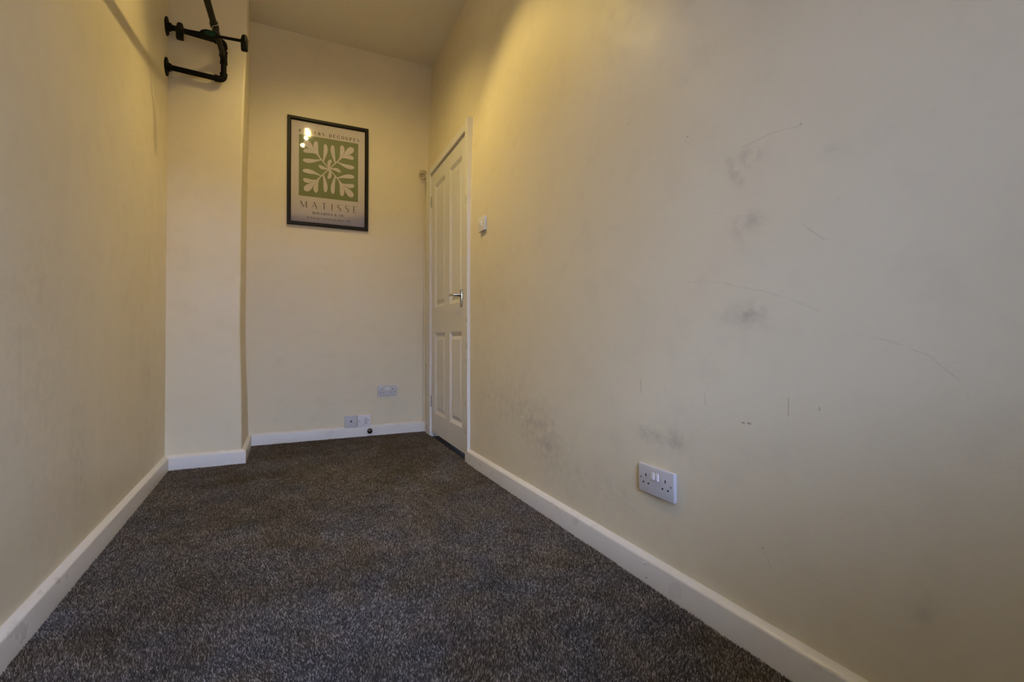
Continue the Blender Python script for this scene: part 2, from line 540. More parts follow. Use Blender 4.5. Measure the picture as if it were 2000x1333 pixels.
# ------------------------------------------------------------------ baseboards
BB = [(0, -.012), (.022, -.012), (.022, .0635), (.0213, .0662), (.0192, .0690), (.0155, .0715), (.0100, .0745), (.0045, .0768), (0, .0780)]
def bb(name, path, mat=None):
    bm = bmesh.new()
    extrude_profile(bm, BB, path)
    o = obj(name, bm, mat or M_gloss, smooth=True)
    return tag(o, kind='structure')
J0 = 2.745
bb('baseboard_right', [((XW(y, 0), y, 0), (-1, 0, 0)) for y in (Y_FRONT, 0, .8, 1.6, 2.4, J0 - .001)], M_skirt_r)
bb('baseboard_left', [((XL(y), y, 0), (1, 0, 0)) for y in (Y_FRONT, 0, .8, 1.6, 2.4, YB)])
CX = -.2005
bb('baseboard_chimney', [((XL(YB) + .0, YB, 0), (0, -1, 0)), ((CX, YB, 0), (1, -1, 0))])
bb('baseboard_return', [((CX, YB + .0005, 0), (1, -1, 0)), ((-.1945, 3.872, 0), (1, 0, 0))])
bb('baseboard_back', [((-.1945, 3.872, 0), (0, -1, 0)), ((1.075, 3.872, 0), (0, -1, 0))])

# ------------------------------------------------------------------ door and its frame (local x runs along the wall away from the camera, y into the room)
DS = (XW(3.78, 0) - XW(J0, 0)) / (3.78 - J0)
D_M = frame_matrix((XW(J0, 0), J0, 0), (DS, 1, 0), (-1, DS, 0))
fr = empty('trim_1', D_M, kind='structure')
PR = .018
bm = bmesh.new(); box(bm, (0, -.06, -.012), (.046, PR, 2.107), .0025); obj('jamb', bm, M_gloss, fr)
bm = bmesh.new(); box(bm, (.912, -.06, -.012), (1.035, PR, 2.075), .0025); obj('jamb', bm, M_gloss, fr)
bm = bmesh.new(); box(bm, (.0465, -.06, 2.034), (.9115, PR, 2.082), .0025); obj('head', bm, M_gloss, fr)
bm = bmesh.new(); box(bm, (.0465, -.14, -.012), (.9115, -.055, -.004)); obj('threshold', bm, M_base, fr)
bm = bmesh.new(); box(bm, (-.1, -.20, -.03), (1.1, -.145, 2.2)); obj('light_stop_panel', bm, M_shade_black, fr)  # added black panel that stops light and darkens the gap under the door

door = empty('door_1', D_M, 'white four-panel door with chrome lever in the far right corner', 'door', kind='structure')
DX0, DX1, DZ0, DZ1 = .049, .909, .030, 2.031
FY = .002
# stiles / rails layout measured along the leaf
PX = [(.152, .425), (.540, .820)]
PZ = [(.180, .795), (.985, 1.925)]
def leaf_mesh():
    bm = bmesh.new()
    xs = [DX0, PX[0][0], PX[0][1], PX[1][0], PX[1][1], DX1]
    zs = [DZ0, PZ[0][0], PZ[0][1], PZ[1][0], PZ[1][1], DZ1]
    V = {}
    for i, x in enumerate(xs):
        for k, z in enumerate(zs):
            V[i, k] = bm.verts.new((x, FY, z))
    for i in range(5):
        for k in range(5):
            if i in (1, 3) and k in (1, 3): continue
            bm.faces.new((V[i, k], V[i + 1, k], V[i + 1, k + 1], V[i, k + 1]))
    # edges and back of the leaf
    b = [bm.verts.new(c) for c in ((DX0, FY - .038, DZ0), (DX1, FY - .038, DZ0), (DX1, FY - .038, DZ1), (DX0, FY - .038, DZ1))]
    bm.faces.new(b)
    bm.faces.new([V[i, 0] for i in range(6)] + [b[1], b[0]])
    bm.faces.new([V[i, 5] for i in range(6)] + [b[2], b[3]])
    bm.faces.new([V[0, k] for k in range(6)] + [b[3], b[0]])
    bm.faces.new([V[5, k] for k in range(6)] + [b[2], b[1]])
    return bm
leaf = obj('door_leaf', leaf_mesh(), M_door, door)
for (x0, x1) in PX:
    for (z0, z1) in PZ:
        bm = bmesh.new()
        # moulded panel: edge, drop to the bottom of the moulding, rise to the raised field
        loops = [(0, FY), (.006, FY - .003), (.022, FY - .0125), (.030, FY - .0125), (.052, FY - .004), (.056, FY - .0035)]
        rows = []
        for d, y in loops:
            rows.append([bm.verts.new(c) for c in ((x0 + d, y, z0 + d), (x1 - d, y, z0 + d), (x1 - d, y, z1 - d), (x0 + d, y, z1 - d))])
        for a, b in zip(rows, rows[1:]):
            for k in range(4):
                bm.faces.new((a[k], a[(k + 1) % 4], b[(k + 1) % 4], b[k]))
        bm.faces.new(rows[-1])
        obj('door_panel', bm, M_door, leaf)
for z in (1.82, .262):
    bm = bmesh.new()
    tube(bm, [(.9105, FY + .005, z - .042), (.9105, FY + .005, z + .042)], .0052, 10)
    for d in (-.021, 0.0, .021):
        tube(bm, [(.9105, FY + .005, z + d - .0012), (.9105, FY + .005, z + d + .0012)], .0057, 10)
    o = obj('hinge', bm, M_steel, door, smooth=True)
    o['label'] = 'dull steel butt hinge'
# lever handle on a long backplate
hx = .140 + .015
bm = bmesh.new()
box(bm, (hx - .021, FY, .948), (hx + .021, FY + .008, 1.062), .003, 2)
plate = obj('handle_plate', bm, M_chrome, door, smooth=True)
plate['label'] = 'chrome backplate'
for z in (.958, 1.052):
    bm = bmesh.new()
    lathe(bm, [(0, .0042), (.0012, .0042), (.0018, .002)], (hx, FY + .008, z), (0, 1, 0), 12)
    obj('screw', bm, M_steel, plate, smooth=True)
bm = bmesh.new()
lathe(bm, [(0, .012), (.003, .012), (.006, .0095), (.045, .0085), (.050, .0055)], (hx, FY + .008, 1.026), (0, 1, 0), 20)
tube(bm, [(hx - .002, FY + .048, 1.026), (hx + .03, FY + .051, 1.028), (hx + .07, FY + .052, 1.031), (hx + .105, FY + .049, 1.030), (hx + .122, FY + .045, 1.028)],
     [.0095, .0085, .0078, .0072, .005], 14)
o = obj('lever', bm, M_chrome, door, smooth=True)
o['label'] = 'chrome lever'

# ------------------------------------------------------------------ sockets and switches
def wall_frame_right(y, z):
    dy = XW(y + .02, z) - XW(y - .02, z)
    return frame_matrix((XW(y, z), y, z), (dy / .04, 1, 0), (-1, dy / .04, 0))
def wall_frame_back(x, z):
    return frame_matrix((x, YW(z), z), (-1, 0, 0), (0, -1, -.0108), (0, -.0108, 1))

W, Hh = .0755, .0432
def plate_bm(w, h, d0, d1, bev=.003):
    bm = bmesh.new()
    box(bm, (-w, d0, -h), (w, d1, h), bev, 3)
    return bm
def double_socket(M, label, depth):
    t = empty('double_socket', M, label, 'socket', 'double plug sockets')
    if depth > .011:
        bm = bmesh.new(); box(bm, (-W + .0015, 0, -Hh + .0015), (W - .0015, depth - .008, Hh - .0015), .002)
        obj('back_box', bm, M_plastic, t)
    fp = obj('faceplate', plate_bm(W, Hh, depth - .0085, depth, .0028), M_plastic, t, smooth=True)
    proto = None
    for sx in (1, -1):
        cx = sx * .0415
        for (dx, dz, w, h) in ((0, .012, .0022, .0046), (.0113, -.0115, .0034, .0024), (-.0113, -.0115, .0034, .0024)):
            bm = bmesh.new()
            box(bm, (cx + dx - w, depth - .004, dz - h), (cx + dx + w, depth + .0002, dz + h))
            obj('pin_hole_insert', bm, M_shade_black, fp)
        bm = bmesh.new()
        lathe(bm, [(0, .0036), (.0007, .0034), (.0009, .0005)], (sx * .0640, depth, .0015), (0, 1, 0), 12)
        obj('screw', bm, M_grey, fp, smooth=True)
        bm = bmesh.new()
        cxr = sx * .0086
        box(bm, (cxr - .0062, depth - .002, .0055), (cxr + .0062, depth + .0045, .0270), .0012, 2, Matrix.Translation((0, 0, 0)))
        for v in bm.verts:
            if v.co.y > depth and v.co.z > .02: v.co.y -= .003
        o = obj('rocker', bm, M_plastic_b, t, smooth=True)
        o['label'] = 'brighter white switch rocker'
    return t
double_socket(wall_frame_right(1.1200, .3112), 'white double plug socket low on the scuffed right-hand wall, nearer the camera', .014)
double_socket(wall_frame_back(.7725, .3385), 'white double plug socket on the back wall left of the door, below the picture', .011)

# light switch by the door
t = empty('light_switch', wall_frame_right(2.522, 1.396), 'white single light switch on the right wall beside the door frame', 'light switch')
bm = bmesh.new(); box(bm, (-.0425, 0, -.0385), (.0425, .009, .0385), .002); obj('back_box', bm, M_plastic_b, t)
fp = obj('faceplate', plate_bm(.0460, .0405, .0085, .0165, .0028), M_plastic_b, t, smooth=True)
bm = bmesh.new()
box(bm, (-.0085, .0145, -.0145), (.0085, .0225, .0145), .0012, 2)
for v in bm.verts:
    if v.co.y > .018 and v.co.z < 0: v.co.y -= .004
obj('rocker', bm, M_plastic_b, t, smooth=True)
for sx in (1, -1):
    bm = bmesh.new(); lathe(bm, [(0, .0040), (.0007, .0036), (.0009, .0005)], (sx * .031, .0165, 0), (0, 1, 0), 12)
    obj('screw', bm, M_steel, fp, smooth=True)

# single aerial plate and fused plate side by side just above the back baseboard
t = empty('aerial_outlet', wall_frame_back(.4965, .1185), 'white single aerial outlet plate, the left of the pair above the back baseboard', 'socket')
bm = bmesh.new(); box(bm, (-.0445, 0, -.0435), (.0445, .015, .0435), .002); obj('back_box', bm, M_plastic, t)
fp = obj('faceplate', plate_bm(.0464, .0452, .0145, .023, .0026), M_plastic, t, smooth=True)
bm = bmesh.new(); lathe(bm, [(0, .0085), (.002, .0085), (.002, .0062), (-.001, .006)], (0, .0228, .0005), (0, 1, 0), 20)
o = obj('coaxial_port', bm, M_grey, fp, smooth=True)
bm = bmesh.new(); lathe(bm, [(0, .0058), (.0012, .0058)], (0, .0228, .0005), (0, 1, 0), 20)
obj('port_hole_insert', bm, M_shade_black, fp)
t = empty('fused_outlet', wall_frame_back(.5920, .1155), 'white switched outlet plate with grey grille, the right of the pair above the back baseboard', 'socket')
bm = bmesh.new(); box(bm, (-.0445, 0, -.0425), (.0445, .013, .0425), .002); obj('back_box', bm, M_plastic_b, t)
fp = obj('faceplate', plate_bm(.0464, .0447, .0125, .021, .0026), M_plastic_b, t, smooth=True)
for sx in (1, -1):
    bm = bmesh.new(); lathe(bm, [(0, .0042), (.001, .0038), (.0012, .0005)], (sx * .0335, .021, .001), (0, 1, 0), 12)
    obj('screw', bm, M_grey, fp, smooth=True)
bm = bmesh.new(); box(bm, (.006, .019, .004), (.022, .0235, .020), .001); obj('rocker', bm, M_plastic_b, t, smooth=True)
bm = bmesh.new(); box(bm, (.006, .019, -.022), (.022, .0225, -.006), .001); obj('fuse_carrier', bm, M_plastic_b, t, smooth=True)
bm = bmesh.new()
for i in range(4):
    for k in range(7):
        x, z = -.004 - i * .0055, .020 - k * .007
        box(bm, (x - .0038, .0205, z - .0016), (x, .0214, z + .0016))
o = obj('grille', bm, M_grey, t)
o['label'] = 'grey slotted grille'

# ball door stop standing out of the back baseboard
t = empty('door_stop', frame_matrix((.630, 3.850, .041), (-1, 0, 0), (0, -1, 0)), 'dark chrome ball door stop on the back baseboard below the outlet plates', 'door stop')
bm = bmesh.new(); lathe(bm, [(0, .013), (.003, .013), (.005, .008), (.022, .0065)], (0, 0, 0), (0, 1, 0), 20); obj('base', bm, M_gloss, t, smooth=True)
bm = bmesh.new()
bmesh.ops.create_uvsphere(bm, u_segments=24, v_segments=16, radius=.0205, matrix=Matrix.Translation((0, .036, 0)))
obj('ball', bm, M_ball, t, smooth=True)

# coil of cable at the top corner of the door frame, with its run down the corner
cab = empty('coiled_cable', frame_matrix((1.045, 3.815, 2.085), (-1, 0, 0), (0, -1, 0)), 'small coil of cream cable at the top corner of the door frame', 'cable')
bm = bmesh.new()
pts = []
for k in range(0, 61):
    a = 2 * PI * k / 20 + .6
    rr = .036 + .004 * math.sin(k * .7)
    pts.append((rr * math.cos(a) * .82, -.012 + .0065 * (k // 20) + .002 * math.sin(k), rr * math.sin(a)))
tube(bm, pts, .0045, 8)
tube(bm, [(.028, -.006, .012), (.0, .0, .016), (-.028, -.006, .012)], .0045, 8)
obj('coil', bm, M_cable, cab, smooth=True)
bm = bmesh.new()
tube(bm, [(-.020, -.012, -.030), (-.024, -.030, -.10), (-.021, -.042, -.30), (-.017, -.045, -.7), (-.015, -.047, -1.2), (-.013, -.048, -2.005)], .0042, 8)
obj('cable_run', bm, M_cable, cab, smooth=True)

# ------------------------------------------------------------------ framed poster
pcx, pcz = .3315, 1.9808
PM = wall_frame_back(pcx, pcz)
pic = empty('framed_poster', PM, 'black framed print with sage green leaf cut-out on the back wall', 'picture')
PW, PH, FT = .2850, .3955, .0255
bm = bmesh.new()
prof = [(0, .001), (0, .024), (.003, .027), (.019, .027), (.022, .024), (FT, .018), (FT, .001)]
rows = []
for d, y in prof:
    rows.append([bm.verts.new(c) for c in ((-PW + d, y, -PH + d), (PW - d, y, -PH + d), (PW - d, y, PH - d), (-PW + d, y, PH - d))])
for i in range(len(rows)):
    a, b = rows[i], rows[(i + 1) % len(rows)]
    for k in range(4):
        bm.faces.new((a[k], a[(k + 1) % 4], b[(k + 1) % 4], b[k]))
obj('frame', bm, M_frame, pic)
bm = bmesh.new(); box(bm, (-.006, .022, -PH - .001), (.006, .0275, -PH + .009), .001)
bm2 = bm
obj('clip', bm2, M_black, pic)
bm = bmesh.new(); box(bm, (-PW + .02, .004, -PH + .02), (PW - .02, .0085, PH - .02))
paper = obj('poster', bm, M_paper, pic)
bm = bmesh.new(); box(bm, (-PW + .021, .0145, -PH + .021), (PW - .021, .0162, PH - .021))
glz = obj('glazing', bm, M_glass, pic)

PY0 = .0086
def flat(name, polys, mat, parent, y=PY0, th=.0003):
    """polygons in reader's coordinates (right, up) laid on the poster"""
    bm = bmesh.new()
    for poly in polys:
        f = bm.faces.new([bm.verts.new((-x, y + th, z)) for x, z in poly])
    bmesh.ops.triangulate(bm, faces=bm.faces[:])
    return obj(name, bm, mat, parent)

# green field; reader's coordinates relative to the picture centre
gx0, gx1, gz0, gz1 = -.2075, .2110, -.178, .272
flat('green_field', [[(gx0, gz0), (gx1, gz0), (gx1, gz1), (gx0, gz1)]], M_sage, paper)
gcx, gcz = (gx0 + gx1) / 2, (gz0 + gz1) / 2
GW, GH = (gx1 - gx0) / 2, (gz1 - gz0) / 2

def lobe(base, tip, w0, w1, bend=0.0, n=14):
    """club shaped leaf finger from base to rounded tip"""
    bx, bz = base; tx, tz = tip
    dx, dz = tx - bx, tz - bz
    L = math.hypot(dx, dz)
    ux, uz = dx / L, dz / L
    nx, nz_ = -uz, ux
    left, right = [], []
    for i in range(n + 1):
        s = i / n
        if s < .72: w = w0 + (w1 - w0) * ss(s / .72)
        else: w = w1 * math.sqrt(max(0, 1 - ((s - .72) / .28) ** 2))
        o_ = bend * math.sin(PI * s) * L
        cx, cz = bx + dx * s + nx * o_, bz + dz * s + nz_ * o_
        left.append((cx + nx * w, cz + nz_ * w))
        right.append((cx - nx * w, cz - nz_ * w))
    return left + right[::-1][1:]
def U(x, z): return (gcx + x * GW, gcz + z * GH)
lobes = []
rng = random.Random(3)
# four fronds growing from the middle to the corners, six fingers each, plus a small central sprig
for sx, sz in ((1, 1), (-1, 1), (-1, -1), (1, -1)):
    def q(x, z): return U(sx * x, sz * z)
    j = lambda s=.025: (rng.random() - .5) * s
    lobes.append(lobe(U(0, 0), q(.48, .50), .0042, .0042, 0))
    lobes.append(lobe(q(.20, .22), q(.12 + j(), .82 + j()), .0042, .0145, .05 * sx * sz))
    lobes.append(lobe(q(.34, .36), q(.44 + j(), .86 + j()), .0042, .0165, -.08 * sx * sz))
    lobes.append(lobe(q(.44, .46), q(.82 + j(), .84 + j()), .0042, .0230, 0))
    lobes.append(lobe(q(.44, .44), q(.86 + j(), .47 + j()), .0042, .0165, .08 * sx * sz))
    lobes.append(lobe(q(.27, .27), q(.88 + j(), .16 + j()), .0042, .0160, -.06 * sx * sz))
for (x, z, b) in ((.06, .32, .12), (-.36, .06, .1), (.40, -.05, .1), (-.03, -.34, .12)):
    lobes.append(lobe(U(0, 0), U(x, z), .0042, .0130, b))
for i, l in enumerate(lobes):
    flat('cut_out_shape', [l], M_paper, paper, PY0 + .0004 + i * .00002)

# stroke lettering: heavy verticals, hairline horizontals, small serifs
def arc(cx, cz, rx, rz, a0, a1, n=14):
    return [(cx + rx * math.cos(math.radians(a0 + (a1 - a0) * i / n)), cz + rz * math.sin(math.radians(a0 + (a1 - a0) * i / n))) for i in range(n + 1)]
K, T = .115, .032   # thick and thin half widths x2 (letter height = 1)
def glyph(ch, thick, thin, serif):
    S = []   # (points, widths)
    def st(a, b, w): S.append(([a, b], [w, w]))
    def sf(x, z, w=.11):
        if serif: st((x - w, z), (x + w, z), thin)
    def curve(pts, nx=None):
        ws = []
        for i, p in enumerate(pts):
            a = pts[max(0, i - 1)]; b = pts[min(len(pts) - 1, i + 1)]
            dx, dz = b[0] - a[0], b[1] - a[1]
            v = abs(dz) / (math.hypot(dx, dz) + 1e-9)
            ws.append(thin + (thick - thin) * v ** 1.5)
        S.append((pts, ws))
    w = .7
    if ch == 'M':
        w = 1.0; st((.06, 0), (.10, 1), thin); st((.08, 1), (.50, .08), thick); st((.50, .05), (.90, 1), thin); st((.90, 0), (.90, 1), thick); sf(.07, 0); sf(.9, 0, .12)
    elif ch == 'A':
        w = .86; st((.05, 0), (.42, 1), thin); st((.42, 1), (.80, 0), thick); st((.2, .36), (.64, .36), thin); sf(.05, 0); sf(.80, 0, .13)
    elif ch == 'T':
        w = .80; st((.02, .98), (.78, .98), thin); st((.40, 0), (.40, 1), thick); sf(.40, 0, .14)
    elif ch == 'I':
        w = .30; st((.15, 0), (.15, 1), thick); sf(.15, 0, .13); sf(.15, 1, .13)
    elif ch == 'S':
        w = .60
        pts = arc(.30, .755, .235, .235, 35, 180, 10) + [(.12, .62), (.30, .50), (.46, .40)] + arc(.30, .25, .245, .245, 20, -150, 12)
        ws = []
        n = len(pts)
        for i in range(n): ws.append(thin + (thick - thin) * max(0.0, math.sin(PI * i / (n - 1))) ** 2.2)
        S.append((pts, ws))
    elif ch in 'EÉ':
        w = .62; st((.12, 0), (.12, 1), thick); st((.12, .985), (.56, .985), thin); st((.12, .51), (.50, .51), thin); st((.12, .015), (.58, .015), thin)
        if serif: st((.56, .84), (.56, 1), thin); st((.58, 0), (.58, .17), thin)
        if ch == 'É': st((.30, 1.10), (.44, 1.24), thick * .6)
    elif ch == 'P':
        w = .64; st((.12, 0), (.12, 1), thick); curve([(.12, .985)] + arc(.30, .735, .25, .25, 90, -90) + [(.12, .485)]); sf(.12, 0, .13)
    elif ch == 'R':
        w = .74; st((.12, 0), (.12, 1), thick); curve([(.12, .985)] + arc(.30, .745, .24, .24, 90, -90) + [(.12, .505)]); st((.34, .50), (.66, 0), thick); sf(.12, 0, .12)
    elif ch == 'B':
        w = .66; st((.12, 0), (.12, 1), thick); curve([(.12, .985)] + arc(.30, .75, .21, .235, 90, -90) + [(.12, .515)]); curve([(.12, .515)] + arc(.32, .265, .25, .25, 90, -90) + [(.12, .015)])
    elif ch == 'D':
        w = .80; st((.12, 0), (.12, 1), thick); curve([(.12, .985)] + arc(.32, .5, .40, .485, 90, -90) + [(.12, .015)])
    elif ch == 'C':
        w = .76; curve(arc(.42, .5, .36, .49, 40, 320, 20))
        if serif: st((.70, .66), (.70, .98), thin)
    elif ch == 'G':
        w = .80; curve(arc(.42, .5, .36, .49, 40, 330, 20)); st((.74, .02), (.74, .42), thick); st((.56, .42), (.80, .42), thin)
    elif ch == 'O':
        w = .86; curve(arc(.43, .5, .37, .49, 0, 360, 26))
    elif ch == 'U':
        w = .78; st((.14, .3), (.14, 1), thick); st((.66, .3), (.66, 1), thin); curve(arc(.40, .33, .26, .32, 180, 360)); sf(.14, 1, .13); sf(.66, 1)
    elif ch == 'N':
        w = .82; st((.12, 0), (.12, 1), thin); st((.12, 1), (.70, 0), thick); st((.70, 0), (.70, 1), thin); sf(.12, 0); sf(.70, 1)
    elif ch == '&':
        w = .84; curve(arc(.34, .76, .17, .22, -60, 240, 16)); st((.24, .60), (.72, .02), thick); curve(arc(.32, .28, .26, .27, 110, 380, 18))
    elif ch == ' ':
        w = .42
    return S, w
def stroke_quads(pts, ws):
    out = []
    n = len(pts)
    L, R_ = [], []
    for i, p in enumerate(pts):
        a = pts[max(0, i - 1)]; b = pts[min(n - 1, i + 1)]
        dx, dz = b[0] - a[0], b[1] - a[1]
        l = math.hypot(dx, dz) + 1e-9
        # width measured across the stroke
        nx, nz_ = -dz / l, dx / l
        h = ws[i] / 2
        L.append((p[0] + nx * h, p[1] + nz_ * h)); R_.append((p[0] - nx * h, p[1] - nz_ * h))
    for i in range(n - 1):
        out.append([L[i], L[i + 1], R_[i + 1], R_[i]])
    return out
def lettering(text, x0, x1, z0, size, thick, thin, serif, slope=0.0):
    gl = [glyph(c, thick, thin, serif) for c in text]
    tot = sum(w for s, w in gl) * size
    gap = (x1 - x0 - tot) / max(1, len(text) - 1)
    x = x0
    polys = []
    for S, w in gl:
        for pts, ws in S:
            for qd in stroke_quads(pts, ws):
                polys.append([(x + px * size, z0 + pz * size) for px, pz in qd])
        x += w * size + gap
    return polys
def letters(holder, text, x0, x1, z0, size, thick, thin, serif, each=True):
    """one mesh for each letter of the large lines; the smallest line stays in one piece"""
    gl = [glyph(c, thick, thin, serif) for c in text]
    gap = (x1 - x0 - sum(w for S, w in gl) * size) / max(1, len(text) - 1)
    x = x0
    bm = bmesh.new()
    n = 0
    for ch, (S, w) in zip(text, gl):
        for pts, ws in S:
            for qd in stroke_quads(pts, ws):
                bm.faces.new([bm.verts.new((-(x + px * size), PY0 + .0004 + (n % 7) * .00002, z0 + pz * size)) for px, pz in qd])
                n += 1
        x += w * size + gap
        if each:
            if len(bm.faces): obj('letter', bm, M_ink, holder)
            else: bm.free()
            bm = bmesh.new()
    if not each:
        o = obj('publisher_line', bm, M_ink, holder)
        o['kind'] = 'stuff'
    else: bm.free()
letters(paper, 'PAPIERS DÉCOUPÉS', -.2080, .2160, .2865, .0235, .20, .06, True)
letters(paper, 'MATISSE', -.1985, .2030, -.2635, .0480, .105, .036, False)
letters(paper, 'BERGGRUEN & CIE', -.1130, .1070, -.3050, .0170, .19, .07, True, each=False)
# small address line from the built-in font
cu = bpy.data.curves.new('address', 'FONT')
cu.body = "26 Rue de l'Université, Paris - VII"
cu.size = .0150
cu.space_character = 1.12
cu.shear = 0.18
cu.align_x = 'CENTER'
tmp = bpy.data.objects.new('address_tmp', cu)
COL.objects.link(tmp)
dg = bpy.context.evaluated_depsgraph_get()
me = bpy.data.meshes.new_from_object(tmp.evaluated_get(dg))
bpy.data.objects.remove(tmp)
xs_ = [v.co.x for v in me.vertices]
scl = .308 / (max(xs_) - min(xs_))
mx_ = (max(xs_) + min(xs_)) / 2
for v in me.vertices:
    x, y = (v.co.x - mx_) * scl - .0025, v.co.y * scl
    v.co = (-x, PY0 + .0004, y - .3400)
me.materials.clear()
me.materials.append(M_ink)
o = bpy.data.objects.new('address_line', me)
o['kind'] = 'stuff'
COL.objects.link(o)
o.parent = paper

# ------------------------------------------------------------------ black pipe clothes rail on the left wall
YR = 3.300
rail = empty('clothes_rail', frame_matrix((XL(YR), YR, 2.29), (1, 0, 0), (0, 1, 0)), 'black iron pipe clothes rail bracketed to the left wall beside the chimney breast', 'clothes rail')
def L_(p): return Vector((p[0] - XL(YR), p[1] - YR, p[2] - 2.29))
PRAD = .0150
XO = -.304
ZT, ZM, ZB = 2.512, 2.419, 2.287
SL = .161            # the rail drops towards the camera
def bracket(y, zt, zm, zb, xo):
    for z in (zt, zb):
        bm = bmesh.new()
        lathe(bm, [(0, .050), (.005, .050), (.0075, .047), (.009, .026), (.020, .0225), (.026, .0215)], L_((XL(y), y, z + (.017 if z == zt else .010))), (1, 0, -.06), 28)
        fl = obj('flange', bm, M_iron, rail, smooth=True)
        for k in range(4):
            a = PI / 4 + k * PI / 2
            bm = bmesh.new()
            lathe(bm, [(0, .005), (.0025, .0045), (.003, .001)], L_((XL(y) + .0075, y + .037 * math.cos(a), z + (.017 if z == zt else .010) + .037 * math.sin(a))), (1, 0, 0), 10)
            obj('screw', bm, M_black, fl, smooth=True)
    for z, s in ((zt, 1), (zb, -1)):
        bm = bmesh.new()
        z0 = z + (.017 if z == zt else .010)
        tube(bm, [L_((XL(y) + .01, y, z0)), L_((xo - .03, y, z))], PRAD, 18)
        obj('arm', bm, M_iron, rail, smooth=True)
        bm = bmesh.new()
        pts = [L_((xo - .045, y, z + .0015)), L_((xo - .022, y, z))]
        for k in range(1, 8):
            a = PI / 2 * k / 8
            pts.append(L_((xo - .022 + .022 * math.sin(a), y, z - s * .022 * (1 - math.cos(a)))))
        pts += [L_((xo, y, z - s * .022)), L_((xo, y, z - s * .036))]
        rr = [.0205, .0190] + [.0185] * 7 + [.0190, .0205]
        tube(bm, pts, rr, 18, up=Vector((0, 1, 0.01)))
        obj('elbow', bm, M_iron, rail, smooth=True)
    bm = bmesh.new()
    tube(bm, [L_((xo, y, zt - .03)), L_((xo, y, zb + .03))], PRAD, 18)
    obj('upright', bm, M_iron, rail, smooth=True)
    bm = bmesh.new()
    tube(bm, [L_((xo, y, zm + .036)), L_((xo, y, zm + .030)), L_((xo, y, zm + .029)), L_((xo, y, zm - .029)), L_((xo, y, zm - .030)), L_((xo, y, zm - .036))], [.0205, .0205, .0185, .0185, .0205, .0205], 18)
    d = -1 if y > 2.9 else 1
    tube(bm, [L_((xo, y, zm)), L_((xo, y + d * .030, zm - SL * .03 * (1 if d < 0 else -1))), L_((xo, y + d * .040, zm - SL * .04 * (1 if d < 0 else -1)))], [.0185, .0188, .0205], 18)
    obj('tee', bm, M_iron, rail, smooth=True)
bracket(YR, ZT, ZM, ZB, XO)
YN = 1.45
dzn = SL * (YR - YN)
bracket(YN, ZT - dzn, ZM - dzn, ZB - dzn, XO - .004)
bm = bmesh.new()
tube(bm, [L_((XO, YR - .01, ZM)), L_((XO - .004, YN + .01, ZM - dzn))], PRAD, 18)
obj('hanging_pole', bm, M_iron, rail, smooth=True)
bm = bmesh.new()
yc = 2.86
zc = ZM - SL * (YR - yc)
tube(bm, [L_((XO - .001, yc + .034, zc + SL * .034)), L_((XO - .001, yc + .026, zc + SL * .026)), L_((XO - .001, yc - .026, zc - SL * .026)), L_((XO - .001, yc - .034, zc - SL * .034))], [.0178, .0192, .0192, .0178], 18)
obj('coupling', bm, M_iron, rail, smooth=True)

# trouser hanger hung over the rail
YH = 2.828
zr = ZM - SL * (YR - YH) + PRAD
hang = empty('clip_hanger', frame_matrix((-.304, YH, zr), (1, 0, 0), (0, 1, 0)), 'black trouser hanger with two clips hanging from the pipe rail', 'hanger')
def bz(x): return -.0775 + .058 * x
bm = bmesh.new()
tube(bm, [(-.150, 0, bz(-.150)), (.140, 0, bz(.140))], .0074, 12)
obj('bar', bm, M_black, hang, smooth=True)
bm = bmesh.new()
lathe(bm, [(-.008, .012), (-.0065, .040), (0, .043), (.0065, .040), (.008, .012)], (-.020, 0, 0), (0, 1, 0), 28)
for v in bm.verts: v.co.z = bz(-.02) + v.co.z * .56
hub = obj('centre_hub', bm, M_black, hang, smooth=True)
bm = bmesh.new()
lathe(bm, [(0, .024), (.0015, .023), (.002, .001)], (-.016, -.008, 0), (0, -1, 0), 24)
for v in bm.verts: v.co.z = bz(-.016) + .003 + v.co.z * .58
o = obj('emblem', bm, M_green, hub, smooth=True)
o['label'] = 'dark green oval emblem'
for cx in (-.143, .135):
    bm = bmesh.new()
    z0 = bz(cx)
    tube(bm, [(cx, 0, z0 + .032), (cx, 0, z0 + .029), (cx, 0, z0 + .020), (cx, 0, z0 - .006)], [.006, .0115, .0145, .0145], 18)
    box(bm, (cx - .0175, -.012, z0 - .050), (cx + .0175, .012, z0 + .012), .006, 3)
    for v in bm.verts:
        k = (z0 - v.co.z) / .05
        if k > .1: v.co.y *= 1.0 + .25 * k; v.co.x = cx + (v.co.x - cx) * (1 - .12 * k)
    obj('clip', bm, M_black, hang, smooth=True)
bm = bmesh.new()
pts = [(-.012, 0, bz(0) + .018), (-.010, -.002, bz(0) + .030), (-.004, -.010, -.036)]
for k in range(0, 13):
    a = math.radians(-70 + 255 * k / 12)
    pts.append((.0195 * math.cos(a), -.014 + .016 * k / 12, -PRAD + .0185 * math.sin(a)))
tube(bm, pts, .0020, 8)
obj('hook', bm, M_steel, hang, smooth=True)

